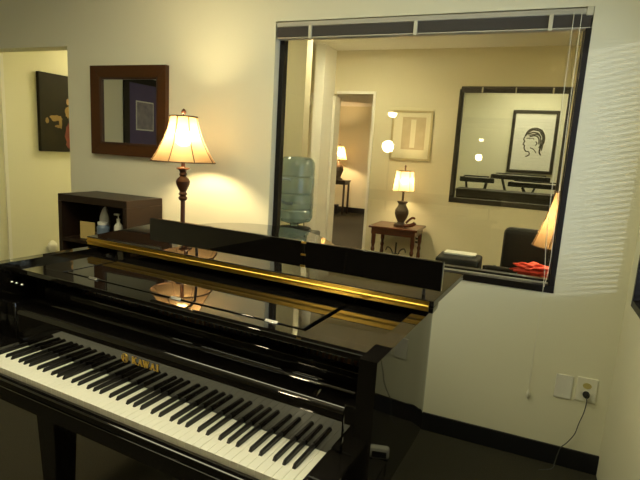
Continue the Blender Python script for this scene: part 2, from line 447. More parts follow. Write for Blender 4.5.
# gold lettering on the fallboard: emblem + K A W A I
strokes = {
 'K': [((.0, 0), (.0, 1), .20), ((.05, .45), (.62, 1), .10), ((.22, .58), (.66, 0), .20)],
 'A': [((.0, 0), (.36, 1), .10), ((.36, 1), (.72, 0), .20), ((.16, .34), (.58, .34), .09)],
 'W': [((.0, 1), (.26, 0), .20), ((.26, 0), (.48, .95), .10), ((.48, .95), (.74, 0), .20), ((.74, 0), (.98, 1), .10)],
 'I': [((.12, 0), (.12, 1), .20)]}
serifs = {'K': [(.0, 0), (.0, 1), (.62, 1), (.66, 0)], 'A': [(.0, 0), (.72, 0)], 'W': [(.0, 1), (.98, 1), (.48, .95)], 'I': [(.12, 0), (.12, 1)]}
def letter_mesh(m, ch, ox, oz, h):
    def bar(p, q, w):
        px, pz = p; qx, qz = q; dx, dz = qx-px, qz-pz; L = math.hypot(dx, dz); nx, nz = -dz/L*w*.62, dx/L*w*.62
        poly = [(px+nx, pz+nz), (px-nx, pz-nz), (qx-nx, qz-nz), (qx+nx, qz+nz)]
        t = bmesh.new()
        f = [t.verts.new((ox+u*h, .1500, oz+w_*h)) for u, w_ in poly]; g = [t.verts.new((ox+u*h, .1522, oz+w_*h)) for u, w_ in poly]
        t.faces.new(f); t.faces.new(g[::-1])
        for i in range(4): t.faces.new((f[i], g[i], g[(i+1) % 4], f[(i+1) % 4]))
        bmesh.ops.recalc_face_normals(t, faces=t.faces[:]); m._merge(t)
    for p, q, w in strokes[ch]: bar(p, q, w)
    for x, z in serifs[ch]: bar((x-.16, z), (x+.16, z), .07)
m = MB(); h = .0205; x = -.674
for ch, adv in zip('KAWAI', (.98, .90, 1.26, 1.02, .4)):
    letter_mesh(m, ch, x, .801, h); x += adv*h*1.16
m.build('lettering', 'gold', fb, flat=True)
m = MB()     # small emblem to the left of the word
cx_, cz_ = -.708, .810
m.box((cx_-.0075, .1500, cz_-.009), (cx_-.0045, .1522, cz_+.009)).box((cx_+.004, .1500, cz_-.009), (cx_+.007, .1522, cz_+.009))
m.box((cx_-.0045, .1500, cz_-.0012), (cx_+.004, .1522, cz_+.0012))
m.tube([(cx_+.0135*math.cos(q), .1510, cz_+.0135*math.sin(q)) for q in [i*2*PI/24 for i in range(24)]], .0009, 5, closed=True)
m.build('emblem', 'gold', fb, flat=True)
# name rail, iron plate, tuning pins
B((KL-.03, .262, .845), (.07, .300, .912), 'name_rail', 'lacquer', gp, .004)
B((XL+.047, .30, .800), (.074, .60, .838), 'iron_plate', 'plate', gp, .004)
m = MB()
for r_ in range(4):
    for i in range(58):
        x = -1.22+i*.0215+(r_ % 2)*.0107; y = .335+r_*.035
        m.box((x-.0032, y-.0032, .838), (x+.0032, y+.0032, .872))
o = m.build('tuning_pins', 'pin', gp, flat=True); o['kind'] = 'stuff'
B((KL, .285, .838), (.0, .315, .850), 'felt_strip', 'felt', gp)
# rim
path = [(.120, .114), (.120, .25), (.120, .40), (.120, .54), (.112, .63), (.068, .72), (-.03, .81), (-.17, .88), (-.32, 1.0), (-.46, 1.14), (-.59, 1.29),
        (-.73, 1.42), (-.89, 1.495), (-1.05, 1.505), (-1.19, 1.46), (-1.29, 1.37), (-1.338, 1.24), (-1.345, 1.08), (-1.345, .8), (-1.345, .5), (-1.345, .114)]
sm = [(p.x, p.y) for p in catmull([(x, y, 0) for x, y in path], 6)]
def offset(pts, d):
    out = []
    for i, p in enumerate(pts):
        a_ = pts[max(i-1, 0)]; b_ = pts[min(i+1, len(pts)-1)]
        dx, dy = b_[0]-a_[0], b_[1]-a_[1]; L = math.hypot(dx, dy)
        out.append((p[0]-dy/L*d, p[1]+dx/L*d))
    return out
inn = offset(sm, .044)
m = MB().ribbon(sm, inn, .615, 1.018); m.build('rim', 'lacquer', gp, sharp=40)
m = MB(); m.prism(inn, .66, .70); m.build('soundboard', 'plate', gp, flat=True)
# music shelf around the folded music desk
S0, S1 = .984, 1.001
m = MB()
m.box((XL+.0445, .172, S0), (.0755, .236, S1), .002)
m.box((XL+.0445, .236, S0), (-1.112, .60, S1-.0005), .001).box((-.128, .236, S0), (.0755, .60, S1-.0005), .001)
m.build('music_shelf', 'lacquer', gp)
B((-1.098, .246, S0-.002), (-.142, .60, S1+.001), 'music_desk', 'lacquer', gp, .002)
for x in (-.955, -.585, -.238):
    m = MB().box((x-.020, .232, S1), (x+.020, .250, S1+.0025), .001)
    m.tube([(x-.020, .241, S1+.003), (x+.020, .241, S1+.003)], .003, 8)
    m.build('desk_hinge', 'steel', gp)
for x in (-1.262, -1.236, -1.205):
    MB().lathe([(.006, 0), (.006, .003), (.003, .005)], (x, .150, .9545), 12).build('screw', 'steel', gp)
# lid: main leaf, folded front leaf with upright lip, long hinge
outer = offset(sm, -.014)
lid = [(x, y) for x, y in outer if y > .535]
lid = [(.134, .535)] + lid + [(-1.359, .535)]
m = MB().prism(lid, 1.0205, 1.0400, bevel=.003); m.build('lid', 'lacquer', gp, sharp=40)
TAU = math.radians(3.2)               # the folded leaf lies a little higher at its back edge
tilt = Matrix.Translation((0, .535, 1.0412)) @ Matrix.Rotation(TAU, 4, 'X') @ Matrix.Translation((0, -.535, -1.0412))
FL = MB().prism([(-1.360, .535), (.134, .535), (.150, .868), (-1.345, .868)], 1.0412, 1.0600, mat4=tilt, bevel=.002).build('lid_flap', 'lacquer', gp)
LY, LZ0, LZ1 = .445, 1.116, 1.198
m = MB().box((-.906, LY, LZ0), (-.262, LY+.014, LZ1), .002).box((-.259, LY, LZ0), (.170, LY+.014, LZ1), .002)
lip = m.build('flap_lip', 'lacquer', FL)
for x in (-.80, .09):
    MB().tube([(x, LY+.013, LZ0+.03), (x, LY+.10, LZ0+.03), (x, LY+.13, LZ0+.015), (x, LY+.135, 1.063)], .005, 8).build('lip_bracket', 'satin', lip)
for zz in (LZ0+.004, LZ0+.040, LZ1-.004):
    MB().box((-.269, LY-.003, zz-.003), (-.253, LY, zz+.003), .001).build('lip_catch', 'gold', lip)
m = MB().box((-1.355, .5305, 1.0265), (.120, .5350, 1.0395)).box((-1.355, .5305, 1.0420), (.120, .5350, 1.0560))
m.tube([(-1.355, .5300, 1.0408), (.120, .5300, 1.0408)], .0042, 10)
m.build('long_hinge', 'gold', gp)
# legs with casters
for lx, ly in ((-1.150, .225), (-.075, .225), (-.80, 1.23)):
    t = bmesh.new()
    r0, r1 = .066, .046
    prof = [(.058, .655), (.058, .60), (.054, .585), (.038, .115), (.041, .110), (.041, .095)]
    R = [[t.verts.new((sx*r, sy*r, z)) for sx, sy in ((-1,-1),(1,-1),(1,1),(-1,1))] for r, z in prof]
    for a_, b_ in zip(R, R[1:]):
        for k in range(4): t.faces.new((a_[k], a_[(k+1) % 4], b_[(k+1) % 4], b_[k]))
    t.faces.new(R[0]); t.faces.new(R[-1][::-1])
    bmesh.ops.recalc_face_normals(t, faces=t.faces[:])
    bmesh.ops.bevel(t, geom=t.edges[:], offset=.004, segments=2, profile=.5, affect='EDGES')
    m = MB(); m._merge(t); lg = m.build('leg', 'lacquer', gp, (lx, ly, 0))
    m = MB().lathe([(.016, .05), (.020, .07), (.020, .096)], n=16)
    m.tube([(-.014, -.02, .033), (.014, -.02, .033)], .033, 18); m.box((-.018, -.03, .03), (-.015, .01, .075)).box((.015, -.03, .03), (.018, .01, .075))
    m.build('caster', 'brass', lg)
# pedal lyre
ly = MB()
ly.box((-.72, .36, .59), (-.52, .44, .652), .004).box((-.70, .385, .16), (-.675, .415, .60), .003).box((-.565, .385, .16), (-.54, .415, .60), .003).box((-.74, .34, .10), (-.50, .44, .165), .006)
ly = ly.build('pedal_lyre', 'lacquer', gp)
for x in (-.68, -.62, -.56):
    MB().box((x-.012, .24, .115), (x+.012, .36, .125), .005).build('pedal', 'brass', ly)
# ------------------------------------------------------------------ lamps
def bell_shade(c, z0, z1, rb, rt, mat, parent, n=48, panels=8, pw=2.1):
    def rad(k): return rt+(rb-rt)*(k**pw*.62+k*.38)
    N = 14; prof = [(rad(1-i/N), z0+(z1-z0)*i/N) for i in range(N+1)]
    t = MB(); t.lathe(prof, (0, 0, 0), n, cap=False)
    o = t.build('lamp_shade', mat, parent, sharp=180)
    m = MB()
    for k in range(panels):
        th = 2*PI*(k+.28)/panels
        m.tube([((r+.001)*math.cos(th), (r+.001)*math.sin(th), z) for r, z in prof], .0030, 5)
    for r, z, w in ((rb, z0, .0035), (rt, z1, .0040)):
        m.tube([(r*math.cos(2*PI*i/n), r*math.sin(2*PI*i/n), z) for i in range(n)], w, 6, closed=True)
    m.build('shade_trim', 'shade_trim', o)
    return o
def spider(z, rt, parent):
    m = MB()
    for k in range(3):
        th = 2*PI*k/3; m.tube([(0, 0, z), (rt*math.cos(th), rt*math.sin(th), z)], .0016, 5)
    m.lathe([(.004, -.02), (.008, 0), (.004, .004)], (0, 0, z), 10)
    m.build('shade_carrier', 'brass', parent)

fl = thing('floor_lamp', 'tall bronze floor lamp with lit tan bell shade behind the piano', 'lamp', (-1.535, -.285, 0))
prof = [(.001, 0), (.140, 0), (.142, .012), (.130, .025), (.070, .040), (.030, .060), (.018, .085), (.022, .10), (.013, .115),
        (.0125, .60), (.020, .61), (.020, .63), (.0125, .64), (.0125, 1.150), (.022, 1.158), (.026, 1.170), (.016, 1.180), (.026, 1.190),
        (.020, 1.198), (.018, 1.205), (.026, 1.218), (.037, 1.245), (.039, 1.262), (.030, 1.278), (.017, 1.290), (.022, 1.300), (.018, 1.312), (.022, 1.322), (.038, 1.332), (.036, 1.337), (.014, 1.340), (.011, 1.345), (.011, 1.42), (.001, 1.421)]
MB().lathe(prof, n=28).build('stem', 'lampbronze', fl)
bell_shade(None, 1.372, 1.617, .176, .074, 'shade_bell', fl)
MB().sphere((0, 0, 1.505), .042, (1, 1, 1.2)).build('bulb', 'bulb_w', fl)
MB().lathe([(.011, 1.42), (.013, 1.43), (.013, 1.470), (.008, 1.472)], n=14).build('socket', 'brass', fl)
spider(1.608, .073, fl)
MB().lathe([(.003, 1.612), (.004, 1.628), (.012, 1.634), (.014, 1.645), (.008, 1.655), (.002, 1.660)], n=14).build('finial', 'lampbronze', fl)
MB().tube([(.026*math.cos(a_), .026*math.sin(a_), z) for a_, z in ((0, 1.42), (0, 1.55), (.3, 1.61))], .0015, 5).build('harp', 'brass', fl)

tl = thing('table_lamp', 'lit table lamp with cream shade and brown urn base on the side table', 'lamp', (-.965, 2.64, .7415))
MB().lathe([(.001, 0), (.075, 0), (.075, .014), (.045, .028), (.035, .040), (.060, .085), (.074, .130), (.072, .165), (.045, .215), (.040, .232), (.058, .252), (.056, .262), (.016, .268), (.012, .275), (.012, .40), (.001, .401)], n=28).build('base', 'lampbrown', tl)
bell_shade(None, .372, .580, .112, .090, 'shade_drum', tl, panels=6, pw=1.)
MB().sphere((0, 0, .475), .028).build('bulb', 'bulb_t', tl)
spider(.574, .089, tl)
MB().lathe([(.003, .58), (.010, .60), (.008, .615), (.012, .63), (.003, .645)], n=12).build('finial', 'lampbronze', tl)

hl = thing('table_lamp', 'lit brown lamp on the small table in the distant hall', 'lamp', (-4.06, 8.80, .8205))
MB().lathe([(.001, 0), (.11, 0), (.11, .03), (.06, .06), (.09, .14), (.125, .23), (.115, .31), (.06, .40), (.04, .43), (.02, .45), (.02, .56), (.001, .561)], n=24).build('base', 'lampbrown', hl)
bell_shade(None, .495, .80, .180, .100, 'shade_drum', hl, panels=6, pw=1.)
MB().sphere((0, 0, .63), .035).build('bulb', 'bulb_h', hl)
spider(.79, .099, hl)
MB().lathe([(.004, .79), (.014, .82), (.006, .86)], n=12).build('finial', 'lampbronze', hl)

dl = thing('desk_lamp', 'lit desk lamp with orange bell shade by the right edge of the inner window', 'lamp', (.500, .56, .7505))
MB().lathe([(.001, 0), (.08, 0), (.08, .015), (.03, .03), (.02, .08), (.04, .15), (.022, .21), (.012, .23), (.012, .34), (.001, .341)], n=24).build('base', 'lampbronze', dl)
bell_shade(None, .262, .575, .185, .100, 'shade_bell', dl, panels=8, pw=1.6)
MB().sphere((0, 0, .41), .028).build('bulb', 'bulb_d', dl)
spider(.566, .099, dl)
MB().lathe([(.003, .552), (.010, .575), (.003, .59)], n=12).build('finial', 'lampbronze', dl)

# floor lamp behind the viewer (seen only as two lit globes mirrored in the window glass)
gl = thing('floor_lamp', 'floor lamp whose two lit globes are mirrored in the window glass', 'lamp', (-1.455, -3.60, 0))
MB().lathe([(.001, 0), (.15, 0), (.15, .02), (.02, .04), (.012, .05), (.012, 1.93), (.03, 1.95), (.001, 1.951)], n=24).build('stem', 'darkframe', gl)
MB().sphere((0, .10, 1.585), .075, u=24, v=16).build('globe', 'globe', gl)
MB().tube([(0, 0, 1.72), (0, .06, 1.73), (0, .10, 1.70), (0, .10, 1.672)], .008, 8).build('arm', 'darkframe', gl)
MB().lathe([(.02, 1.951), (.050, 1.97), (.055, 1.995), (.05, 2.01), (.001, 2.015)], n=24).build('bowl', 'bowl', gl)

# unseen ceiling lights, added to brighten this room and the rooms beyond
def fill_panel(x, y, w, d, mat, label):
    c = thing('fill_light', label, 'ceiling light', (x, y, H))
    m = MB()
    m.box((-w/2-.03, -d/2-.03, -.02), (-w/2, d/2+.03, 0)).box((w/2, -d/2-.03, -.02), (w/2+.03, d/2+.03, 0))
    m.box((-w/2, -d/2-.03, -.02), (w/2, -d/2, 0)).box((-w/2, d/2, -.02), (w/2, d/2+.03, 0))
    m.build('frame', 'white_trim', c, flat=True)
    MB().box((-w/2, -d/2, -.012), (w/2, d/2, -.002)).build('diffuser', mat, c, flat=True)
    return c
fill_panel(-.9, -1.45, 2.4, 1.2, 'panel', 'rectangular fill light added over the piano room')
fill_panel(1.25, 1.1, .6, .6, 'panel2', 'square fill light added just beyond the inner window')
fill_panel(-3.2, 5.4, .6, .6, 'panel3', 'square fill light added to the distant hall')
fill_panel(.2, 4.0, .6, .6, 'disc', 'square fill light added to the far office')
fill_panel(-1.45, 1.98, .3, .3, 'disc2', 'tiny square fill light added in front of the far doorway')
fill_panel(-2.05, .80, .3, .3, 'disc4', 'little square fill light added right above the water cooler')
fill_panel(-3.2, 1.7, .4, .4, 'disc3', 'small square fill light added in the left passage')

# ------------------------------------------------------------------ wall mirror
mr = thing('wall_mirror', 'square mirror in a wide brown wooden frame on the wall above the bookcase', 'mirror', (-2.1835, 0, 1.6535))
def frame_mesh(w, h, fw, y0, y1, slope=.0):
    """mitred frame in the xz plane; front face at y0, back at y1"""
    m = MB(); t = m.bm
    o_ = [(-w/2, -h/2), (w/2, -h/2), (w/2, h/2), (-w/2, h/2)]
    i_ = [(-w/2+fw, -h/2+fw), (w/2-fw, -h/2+fw), (w/2-fw, h/2-fw), (-w/2+fw, h/2-fw)]
    F0 = [t.verts.new((x, y0, z)) for x, z in o_]; F1 = [t.verts.new((x, y0+slope, z)) for x, z in i_]
    B0 = [t.verts.new((x, y1, z)) for x, z in o_]; B1 = [t.verts.new((x, y1, z)) for x, z in i_]
    for k in range(4):
        j = (k+1) % 4
        t.faces.new((F0[k], F0[j], F1[j], F1[k])); t.faces.new((B0[k], B1[k], B1[j], B0[j]))
        t.faces.new((F0[k], B0[k], B0[j], F0[j])); t.faces.new((F1[k], F1[j], B1[j], B1[k]))
    bmesh.ops.recalc_face_normals(t, faces=t.faces[:])
    return m
frame_mesh(.622, .570, .079, -.034, -.001, .012).build('frame', 'mirrorframe', mr, flat=True)
frame_mesh(.480, .428, .013, -.027, -.004, .006).build('inner_lip', 'mirrorlip', mr, flat=True)
B((-.234, -.010, -.208), (.234, -.004, .208), 'mirror_glass', 'mirror', mr)

# framed purple-matted picture on the left wall (seen in the mirror)
pc = thing('framed_picture', 'dark framed print with purple mat, mirrored in the wall mirror', 'picture', (-4.499, -2.70, 1.79), PI/2)
frame_mesh(.74, .96, .085, -.03, -.002).build('frame', 'darkframe', pc, flat=True)
B((-.286, -.012, -.396), (.286, -.004, .396), 'mat_board', 'mat_purple', pc)
B((-.160, -.016, -.185), (.160, -.012, .185), 'print_border', 'paper', pc)
B((-.145, -.019, -.168), (.145, -.016, .168), 'print', 'print_blue', pc)

# dark painting in the passage
pt = thing('framed_picture', 'dark unframed painting with ochre and red figures on the passage wall', 'painting', (-3.799, .97, 1.672), PI/2)
B((-.385, -.035, -.342), (.385, 0, .342), 'canvas', 'canvas', pt, .004)
def flat_poly(name, poly, mat, parent, y0=-.0365, y1=-.035):
    t = bmesh.new(); a_ = [t.verts.new((x, y0, z)) for x, z in poly]; b_ = [t.verts.new((x, y1, z)) for x, z in poly]
    t.faces.new(a_); t.faces.new(b_[::-1])
    for i in range(len(poly)): j = (i+1) % len(poly); t.faces.new((a_[i], b_[i], b_[j], a_[j]))
    bmesh.ops.recalc_face_normals(t, faces=t.faces[:]); m = MB(); m._merge(t); return m.build(name, mat, parent, flat=True)
def wob(cx, cz, rx, rz, seed, n=18, a=.22):
    r = random.Random(seed); return [(cx+rx*math.cos(2*PI*i/n)*(1+r.uniform(-a, a)), cz+rz*math.sin(2*PI*i/n)*(1+r.uniform(-a, a))) for i in range(n)]
flat_poly('painted_figure', wob(-.085, -.20, .045, .13, 1), 'paint_red', pt)
flat_poly('painted_figure', wob(-.225, -.045, .06, .028, 2), 'paint_gold', pt)
flat_poly('painted_figure', wob(-.178, -.075, .016, .055, 3), 'paint_gold', pt, -.037)
flat_poly('painted_figure', wob(-.200, -.115, .035, .014, 7), 'paint_gold', pt, -.037)
flat_poly('painted_figure', wob(-.092, .02, .032, .055, 4), 'paint_gold', pt, -.037)
flat_poly('painted_figure', wob(-.095, .112, .015, .028, 5, a=.1), 'paint_skin', pt, -.0375)
flat_poly('painted_figure', wob(.10, .0, .09, .15, 6), 'paint_red', pt)
flat_poly('painted_figure', wob(.12, .17, .022, .03, 8, a=.1), 'paint_skin', pt, -.037)
flat_poly('painted_figure', wob(-.315, -.07, .018, .026, 9), 'paint_gold', pt)
flat_poly('painted_figure', wob(.26, -.05, .05, .10, 10), 'paint_gold', pt)

# plug-in on the passage wall
ni = thing('plug_in', 'small white plug-in unit low on the passage wall', 'plug-in', (-3.800, .66, .40), PI/2)
m = MB().box((-.035, -.006, -.06), (.035, 0, .06), .002); m.build('wall_plate', 'plastic_white', ni)
MB().blob((0, -.04, .055), .05, (.85, .7, 1.1), .18, 3).build('body', 'night', ni)

# ------------------------------------------------------------------ bookcase and what is on its shelf
bx0, bx1, by0, by1, bz = -2.474, -1.910, -.325, -.0145, 1.115
bc = thing('bookcase', 'low dark brown open bookcase against the wall under the mirror', 'bookcase', (0, 0, 0))
B((bx0, by0, bz-.045), (bx1, by1, bz), 'top', 'espresso', bc, .002)
for x in (bx0, bx1-.03): B((x, by0, 0), (x+.03, by1, bz-.045), 'side_panel', 'espresso', bc, .001)
B((bx0+.03, by1-.008, .0), (bx1-.03, by1, bz-.045), 'back_panel', 'espresso', bc)
for z in (.04, .43, .815): B((bx0+.03, by0+.004, z), (bx1-.03, by1-.008, z+.022), 'shelf', 'espresso', bc, .001)
SH = .838
o = MB().box((-.055, -.004, 0), (.055, .004, .108), .001).build('folder', 'manila', None, (-2.288, -.268, SH)); o.rotation_euler = (0, 0, .1)
tag(o, 'tan card folder standing at the front of the bookcase shelf', 'folder')
o = MB().blob((0, 0, .098), .098, (.34, .34, 1.0), .20, 5).build('paper_bundle', 'paper', None, (-2.232, -.180, SH+.006), sharp=60); tag(o, 'crumpled white paper bundle sticking up behind the tan folder', 'paper')
bb = thing('plastic_tub', 'blue grey plastic tub beside the tan folder on the shelf', 'tub', (-2.180, -.245, SH))
MB().lathe([(.001, 0), (.034, 0), (.038, .02), (.038, .085), (.030, .10), (.001, .101)], n=24).build('body', 'bluething', bb)
MB().lathe([(.033, .1011), (.033, .118), (.001, .1185)], n=20).build('lid', 'plastic_dim', bb)
pb = thing('pump_bottle', 'small white pump bottle on the bookcase shelf', 'bottle', (-2.054, -.245, SH))
MB().lathe([(.001, 0), (.024, 0), (.027, .01), (.027, .105), (.012, .125), (.010, .132), (.001, .1325)], n=20).build('body', 'plastic_white', pb)
MB().lathe([(.012, .133), (.012, .150), (.004, .152), (.004, .172), (.001, .173)], n=12).box((-.034, -.006, .170), (.010, .006, .182), .002).build('pump', 'plastic_white', pb)

# ------------------------------------------------------------------ wall plates and cable
bp_ = thing('wall_plate', 'blank white wall plate left of the power outlet', 'wall plate', (.535, 0, .414))
B((-.038, -.007, -.060), (.038, -.0005, .060), 'plate', 'plastic_dim', bp_, .002)
for z in (-.042, .042): MB().lathe([(.003, 0), (.003, .0015)], n=10, mat4=Matrix.Translation((0, -.007, z)) @ Matrix.Rotation(PI/2, 4, 'X')).build('screw', 'plastic_white', bp_)
ou = thing('power_outlet', 'white duplex power outlet with a black plug near the corner', 'outlet', (.634, 0, .421))
B((-.044, -.007, -.060), (.044, -.0005, .060), 'plate', 'plastic_white', ou, .002)
MB().lathe([(.001, 0), (.0165, 0), (.0165, .003), (.001, .003)], n=24, mat4=Matrix.Translation((0, -.007, .021)) @ Matrix.Diagonal((1.15, 1, .85, 1)) @ Matrix.Rotation(PI/2, 4, 'X')).build('receptacle', 'almond', ou)
MB().lathe([(.001, 0), (.0165, 0), (.0165, .003), (.001, .003)], n=24, mat4=Matrix.Translation((0, -.007, -.019)) @ Matrix.Diagonal((1.15, 1, .85, 1)) @ Matrix.Rotation(PI/2, 4, 'X')).build('receptacle', 'plastic_white', ou)
pw_ = thing('extension_lead', 'thin dark power lead hanging from the outlet to the floor', 'cord', (.634, -.0105, .402))
MB().lathe([(.001, 0), (.015, 0), (.016, .012), (.011, .03), (.006, .036), (.001, .037)], n=16, mat4=Matrix.Rotation(PI/2, 4, 'X')).build('plug', 'black_plastic', pw_)
MB().tube(catmull([(0, -.034, 0), (.002, -.040, -.025), (0, -.024, -.085), (-.012, -.014, -.15), (-.022, -.010, -.21), (-.048, -.012, -.262), (-.076, -.020, -.300), (-.09, -.03, -.37), (-.10, -.05, -.398), (-.16, -.09, -.399)], 8), .0024, 8).build('cable', 'cord_dim', pw_)

gd = thing('floor_gadget', 'small white-cased gadget with a black face on the floor, mirrored in the piano side', 'gadget', (.44, -.43, 0), math.radians(-22))
MB().box((-.050, -.022, .004), (.050, .022, .064), .016, seg=4).build('case', 'plastic_dim', gd)
MB().box((-.036, -.0245, .016), (.036, -.0215, .048), .001).build('face', 'black_plastic', gd)
for x in (-.035, .035): MB().box((x-.01, -.02, 0), (x+.01, .02, .006), .001).build('foot', 'black_plastic', gd)

# ------------------------------------------------------------------ far room: cooler, side table, desk, chair
wc = thing('water_cooler', 'dark water cooler with an upturned blue bottle behind the inner window', 'water cooler', (-1.262, .62, 0))
B((-.15, -.15, 0), (.15, .15, .90), 'housing', 'cooler', wc, .015)
MB().lathe([(.001, .9005), (.125, .9005), (.13, .91), (.12, .925), (.06, .935), (.001, .935)], n=32).build('collar', 'black_plastic', wc)
prof = [(.030, .936), (.035, .952), (.075, .962), (.118, .975), (.134, 1.00), (.136, 1.05), (.131, 1.06), (.136, 1.07), (.136, 1.16), (.131, 1.17), (.136, 1.18), (.136, 1.28), (.131, 1.29), (.136, 1.30), (.136, 1.360), (.132, 1.388), (.120, 1.410), (.100, 1.424), (.060, 1.430), (.02, 1.428)]
bt = MB().lathe(prof, n=40, mat4=Matrix.Diagonal((.95, .95, 1, 1))).build('bottle', 'water', wc)
MB().lathe([(.100, .985), (.118, 1.005), (.120, 1.20), (.001, 1.2005)], n=40).build('water', 'waterfill', bt)
MB().tube(catmull([(.02, -.128, 1.27), (-.05, -.124, 1.27), (-.075, -.112, 1.23), (-.07, -.114, 1.15), (-.03, -.128, 1.11), (.04, -.128, 1.11)], 6), .010, 10).build('handle', 'bluething', bt)
for z in (.80, .72): MB().box((-.02, -.185, z), (.02, -.15, z+.035), .004).build('tap', 'black_plastic', wc)

st = thing('side_table', 'small cherry side table with turned legs against the far wall', 'side table', (-.990, 2.63, 0))
MB().box((-.258, -.235, .718), (.258, .235, .741), .005).build('top', 'cherry', st)
MB().box((-.232, -.205, .655), (.232, .205, .718), .002).build('apron', 'cherry', st)
lp = [(.001, 0), (.012, 0), (.018, .03), (.014, .06), (.020, .10), (.014, .13), (.020, .20), (.024, .30), (.020, .42), (.014, .46), (.022, .49), (.014, .52), (.022, .56), (.022, .655)]
for sx in (-1, 1):
    for sy in (-1, 1): MB().lathe(lp, (sx*.209, sy*.182, 0), 16).build('leg', 'cherry', st)
or_ = thing('table_ornament', 'small reddish wooden ornament beside the lamp on the side table', 'ornament', (-.850, 2.52, .7415))
MB().tube(catmull([(-.055, 0, .026), (-.02, 0, .022), (.02, 0, .030), (.05, 0, .045), (.062, 0, .06)], 5), .020, 10).build('body', 'cherry', or_)
MB().tube(catmull([(-.03, .0, .050), (.0, .0, .085), (.035, .0, .110), (.060, .0, .100)], 5), .012, 8).build('handle', 'cherry', or_)
ir = thing('iron_scroll', 'black wrought iron scroll ornament on the floor under the side table', 'ornament', (-.985, 2.60, 0))
m = MB()
for s_ in (-1, 1):
    m.tube(catmull([(s_*.13, 0, .008), (s_*.13, 0, .22), (s_*.10, 0, .34), (s_*.04, 0, .42), (0, 0, .44)], 6), .008, 8)
    m.tube(catmull([(0, 0, .18), (s_*.05, 0, .30), (s_*.09, 0, .33), (s_*.10, 0, .28), (s_*.07, 0, .25)], 6), .007, 8)
    m.tube(catmull([(0, 0, .30), (s_*.04, 0, .46), (s_*.09, 0, .50), (s_*.11, 0, .46)], 6), .007, 8)
m.tube([(0, 0, .008), (0, 0, .56)], .009, 8)
m.tube([(-.14, 0, .009), (.14, 0, .009)], .009, 8)
m.build('scrolls', 'iron', ir)
oo = thing('power_outlet', 'pale power outlet on the far wall under the side table', 'outlet', (-.83, 2.8995, .56))
B((-.036, -.006, -.058), (.036, -.0005, .058), 'plate', 'plastic_white', oo, .002)
for z in (-.02, .02): B((-.014, -.009, z-.012), (.014, -.006, z+.012), 'receptacle', 'black_plastic', oo, .002)

pp = thing('framed_picture', 'pale gilt framed tan print on the far wall above the lamp', 'picture', (-.995, 2.8995, 1.70))
frame_mesh(.445, .53, .022, -.020, -.001, .004).build('frame', 'goldframe', pp, flat=True)
B((-.201, -.008, -.243), (.201, -.003, .243), 'mat_board', 'mat_cream', pp)
B((-.105, -.010, -.150), (.150, -.008, .195), 'print', 'print_tan', pp)
for i in range(3): B((-.085+i*.075, -.011, -.13), (-.03+i*.075, -.010, .17), 'print_column', 'mat_cream' if i == 1 else 'print_tan', pp)

dk = thing('desk', 'brown laminate desk just beyond the big inner window', 'desk', (0, 0, 0))
B((-.55, .20, .722), (1.05, .90, .750), 'top', 'desk', dk, .003)
for x in (-.52, 1.0): B((x, .22, 0), (x+.025, .88, .722), 'end_panel', 'desk', dk, .002)
B((-.495, .24, .25), (1.0, .258, .722), 'modesty_panel', 'desk', dk)
pr_ = thing('printer', 'low black printer with white paper on top behind the window sill', 'printer', (-.075, .47, .7505))
m = MB().box((-.125, -.12, 0), (.125, .12, .152), .014); m.build('body', 'black_plastic', pr_)
B((-.095, .0, .1525), (.090, .10, .164), 'paper_stack', 'paper', pr_, .003)
B((-.11, -.17, .012), (.11, -.12, .022), 'output_tray', 'black_plastic', pr_, .002)
ph = thing('desk_phone', 'black desk phone between the printer and the red cloth', 'phone', (.158, .52, .7505))
B((-.09, -.09, 0), (.09, .09, .060), 'base', 'black_plastic', ph, .012)
m = MB().tube([(-.095, -.02, .092), (-.06, -.02, .098), (.06, -.02, .098), (.095, -.02, .092)], .016, 10).box((-.10, -.045, .061), (-.06, .01, .085), .006).box((.06, -.045, .061), (.10, .01, .085), .006)
m.build('handset', 'black_plastic', ph)
bxx = MB().box((-.075, -.09, 0), (.095, .09, .085), .008).build('desk_box', 'espresso', None, (.345, .42, .7505)); tag(bxx, 'low dark brown box on the desk under the red cloth', 'box')
rc = MB().blob((0, 0, .034), .10, (1.0, .75, .36), .75, 11, 48, 32, (5, 14)).blob((.07, .0, .030), .06, (1.1, .9, .5), .7, 12, 40, 26, (5, 12)).build('red_cloth', 'red_cloth', None, (.345, .42, .852), sharp=60); tag(rc, 'crumpled red cloth lying on the box behind the window', 'cloth')
oc = thing('office_chair', 'black leather office chair with padded high back behind the desk', 'chair', (.37, 1.22, 0), 0)
MB().box((-.235, -.14, .52), (.235, -.03, 1.03), .045, seg=4).build('backrest', 'leather', oc)
MB().box((-.25, -.10, .40), (.25, .40, .50), .04, seg=4).build('seat', 'leather', oc)
m = MB().lathe([(.03, .10), (.03, .40)], (0, .15, 0), 16)
for k in range(5):
    th = 2*PI*k/5; m.tube([(0, .15, .10), (.29*math.cos(th), .15+.29*math.sin(th), .065)], .02, 8); m.sphere((.29*math.cos(th), .15+.29*math.sin(th), .03), .03)
m.build('pedestal', 'black_plastic', oc)
for s_ in (-1, 1):
    MB().tube(catmull([(s_*.265, -.06, .62), (s_*.285, .05, .66), (s_*.285, .25, .66), (s_*.265, .30, .58), (s_*.24, .28, .47)], 5), .02, 8).build('armrest', 'black_plastic', oc)

